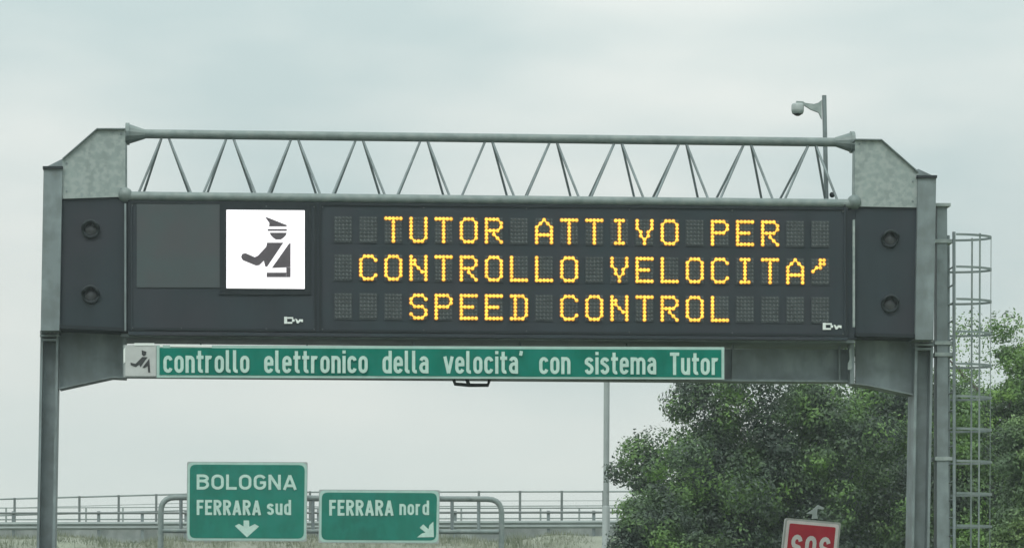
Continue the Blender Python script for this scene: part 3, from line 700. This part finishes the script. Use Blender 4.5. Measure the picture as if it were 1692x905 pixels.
# ------------------------------------------------------------------ camera mast behind the truss
YM = 50.95
cm = thing('camera_mast', at(1365, 334, YM), 'slim mast with a white dome camera rising above the truss', 'camera mast')
m_ = MB(); m_.tube([at(1361.8, 158, YM), at(1365.5, 336, YM)], .037, 10); m_.build('mast', GALVD, cm)
m_ = MB(); m_.pix([(1316, 167), (1327, 167.5), (1330, 170), (1345, 172), (1352, 170), (1358, 165), (1358, 197), (1353, 186), (1340, 181), (1326, 172), (1316, 171)], YM - .03, .05); m_.build('arm', GALV, cm)
c = at(1318, 180, YM); m_ = MB()
m_.tube([c + Vector((0, 0, .085)), c + Vector((0, 0, .08)), c + Vector((0, 0, .05)), c + Vector((0, 0, -.02))], [.04, .085, .10, .10], 16); ho = m_.build('camera_housing', SHEET, cm)
m_ = MB(); m_.ball(c + Vector((0, 0, -.02)), .09, -90, -32, 16, 6, 1.05); m_.build('dome', GLASSD, ho)
m_ = MB(); m_.ball(c + Vector((0, 0, -.02)), .1, -38, 0, 16, 5, 1.0); m_.build('dome_collar', GALV, ho)
m_ = MB(); p = at(1375, 322, YM); m_.ball(p, .045, n=8, m=6); m_.build('clamp_knob', BEACON, cm)

# ------------------------------------------------------------------ slender pole behind the gantry
YPo = 74.0
pl_ = thing('metal_pole', (at(1001, 900, YPo).x, YPo, 0), 'single slender grey metal pole left of the dark bushy tree', 'pole')
m_ = MB(); yj = 835
m_.tube([at(1003.2, 470, YPo), at(1001.6, yj, YPo)], .068, 12); m_.build('upper_tube', SHEET, pl_)
m_ = MB(); g0 = at(1000.5, 1120 + 1.5 / mpp(YPo), YPo); m_.tube([at(1001.6, yj, YPo), at(1001.5, yj + 3, YPo), g0], [.07, .088, .1], 12); m_.build('base_tube', SHEET, pl_)

# ------------------------------------------------------------------ SOS sign
YSO = 54.0
ss = thing('emergency_sign', (at(1335, 900, YSO).x, YSO, 0), 'tilted red SOS sign with pale border in front of the trees', 'sign')
TL, TR, BR, BL = (1299, 856), (1388.5, 864), (1378, 966), (1288, 958)
def mixq(u, v):
    a = Vector(TL) * (1 - u) + Vector(TR) * u; b_ = Vector(BL) * (1 - u) + Vector(BR) * u; p = a * (1 - v) + b_ * v; return (p.x, p.y)
def q4(k, kv): return [mixq(k, kv), mixq(1 - k, kv), mixq(1 - k, 1 - kv), mixq(k, 1 - kv)]
m_ = MB(); m_.pix(q4(-.012, -.012), YSO, .12, 4); m_.build('sign_case', RIM, ss)
m_ = MB(); m_.pix(q4(.02, .02), YSO - .008, .007, 4); m_.build('border', SOSW, ss)
m_ = MB(); m_.pix(q4(.075, .07), YSO - .014, .005, 3); m_.build('face', RED, ss)
m_ = MB(); add_strokes(m_, 'SOS', lambda u, v: at(*mixq(.14 + .72 * u, .66 - .42 * v), YSO - .019), YSO, T=.17, wc=.50, gap=.13)
m_.build('lettering', SOSW, ss)
m_ = MB(); m_.tube([at(*mixq(.5, 1.0), YSO + .06), Vector((at(*mixq(.5, 1.0), YSO).x - .02, YSO + .06, 0))], .05, 10); m_.build('post', GALVD, ss)
m_ = MB(); m_.tube([at(1347, 856, YSO + .05), at(1347, 852, YSO + .05)], .022, 8)
m_.pix([(1333, 848), (1346, 839), (1352, 833.5), (1362, 838), (1361, 841), (1351, 839.5), (1350, 850), (1352, 856), (1342, 856), (1343, 848.5)], YSO + .03, .05); m_.build('lamp_hood', SHEET, ss)

# ------------------------------------------------------------------ trees
def leaf_mesh(name, pts, size, m, parent, o0, nrm=None):
    n = len(pts); pts = np.asarray(pts) - np.array(o0)
    a = np.random.normal(size=(n, 3))
    if nrm is not None: a -= (a * nrm).sum(1)[:, None] * nrm
    a /= np.linalg.norm(a, axis=1)[:, None]
    b_ = np.random.normal(size=(n, 3)) if nrm is None else np.cross(nrm, a)
    b_ -= (b_ * a).sum(1)[:, None] * a; b_ /= np.linalg.norm(b_, axis=1)[:, None]
    s = size * np.random.uniform(.6, 1.35, n)[:, None]
    P = np.stack([pts - a * s, pts + b_ * s * .5, pts + a * s, pts - b_ * s * .5], 1).reshape(-1, 3)
    me = bpy.data.meshes.new(name); me.vertices.add(4 * n); me.vertices.foreach_set('co', P.ravel())
    me.loops.add(4 * n); me.loops.foreach_set('vertex_index', np.arange(4 * n, dtype=np.int32))
    me.polygons.add(n); me.polygons.foreach_set('loop_start', np.arange(0, 4 * n, 4, dtype=np.int32)); me.polygons.foreach_set('loop_total', np.full(n, 4, dtype=np.int32))
    me.update(calc_edges=True); me.validate(); me.materials.append(m)
    o = bpy.data.objects.new(name, me); COL.objects.link(o); o.parent = parent; return o

def tree(name, label, Y, cxp, cyp, rxp, rzp, n_cl, n_leaf, leaf, m, seed, clr=.55, shell=.62, low=.9, squash=1.0):
    rs = np.random.RandomState(seed)
    c = np.array(at(cxp, cyp, Y)); rx = rxp * mpp(Y); rz = rzp * mpp(Y); ry = rx * .8
    root = thing(name, (c[0], Y, 0), label, 'tree')
    o0 = ORG[root.name]
    # clumps: most near the outside of an uneven crown
    d = rs.normal(size=(n_cl, 3)); d /= np.linalg.norm(d, axis=1)[:, None]
    rad = shell + (1 - shell) * rs.uniform(0, 1, n_cl) ** .6
    rad[: n_cl // 4] *= rs.uniform(.2, .9, n_cl // 4)
    lump = 1 + .16 * np.sin(d[:, 0] * 5 + seed) * np.cos(d[:, 2] * 6 + seed * 2) + .10 * np.sin(d[:, 1] * 9 + d[:, 0] * 7)
    P = c + d * np.stack([rx * rad * lump, ry * rad * lump, rz * rad * lump], 1)
    # shrubby lower part: the crown hangs almost to the ground
    k = int(n_cl * low); extra = c + np.stack([rs.normal(0, .45, k) * rx, rs.normal(0, .45, k) * ry, -rs.uniform(.1, 1.0, k) * (c[2] - 1.2)], 1)
    P = np.concatenate([P, extra]); P[:, 2] = np.maximum(P[:, 2], .9)
    # trunk with limbs
    tr = MB(); base = Vector((c[0], Y, -.05)); topz = c[2] + .35 * rz
    path = [base]; 
    for k in range(1, 7):
        path.append(Vector((c[0] + rs.normal(0, .10) * k * .5, Y + rs.normal(0, .10) * k * .5, topz * k / 6)))
    r0 = .05 + .022 * c[2]
    tr.tube(path, [r0 * (1 - .13 * k) for k in range(7)], 9)
    idx = rs.choice(len(P), min(34, len(P)), replace=False)
    for i in idx:
        e = Vector(P[i]); k = min(6, max(1, int(6 * (e.z - .35 * (e - path[3]).xy.length) / max(topz, .1))))
        s_ = path[k]; mid = (s_ + e) / 2 + Vector((rs.normal(0, .1), rs.normal(0, .1), rs.normal(.12, .1)))
        tr.tube([s_, mid, e], [r0 * .34, r0 * .2, r0 * .06], 5)
    tr.build('trunk', BARK, root)
    per = rs.randint(int(n_leaf * .6), int(n_leaf * 1.4), len(P))
    L_ = []; Q_ = []
    for p, q in zip(P, per):
        sz = clr * rs.uniform(.55, 1.25) 
        e = rs.normal(0, 1, (q, 3)); e /= (np.linalg.norm(e, axis=1) ** .55)[:, None]        # fuller towards the clump's outside
        L_.append(p + e * np.array([sz * .5, sz * .5, sz * .36]))
        g_ = e / np.linalg.norm(e, axis=1)[:, None] + rs.normal(0, .45, (q, 3)) + np.array([0, 0, .25]); Q_.append(g_ / np.linalg.norm(g_, axis=1)[:, None])
    np.random.seed(seed)
    L_ = np.concatenate(L_); Q_ = np.concatenate(Q_); ok = L_[:, 2] > .3
    leaf_mesh('crown', L_[ok], leaf, m, root, o0, Q_[ok])
    return root
tree('broadleaf_tree', 'broad dark bushy tree right of the slender pole', 68, 1258, 885, 240, 285, 620, 400, .043, LEAF_DARK, 11, .70, .45, 1.2)
tree('broadleaf_tree', 'dark tree directly behind the right gantry column', 71, 1462, 840, 170, 290, 400, 400, .043, LEAF_DARK, 5, .68, .45, 1.1)
tree('leafy_shrub', 'bushy green shrub at the foot of the slender pole', 66, 1082, 935, 74, 130, 170, 330, .040, LEAF_DARK, 19, .5, .4, .9)
tree('airy_tree', 'tall sparse tree with sky showing through behind the caged ladder', 76, 1620, 740, 70, 235, 95, 95, .042, LEAF_MID, 23, .6)
tree('broadleaf_tree', 'leafy bright green tree at the right edge behind the airy one', 73, 1690, 780, 95, 250, 230, 400, .042, LEAF_MID, 29, .55, .45)
tree('broadleaf_tree', 'dark green tree between the gantry column and the small pale tree', 66, 1590, 900, 105, 275, 260, 400, .042, LEAF_DARK, 37, .6, .45)
tree('young_tree', 'small pale green tree in front of the bright green tree', 58, 1706, 830, 56, 155, 120, 330, .036, LEAF_PALE, 41, .38)
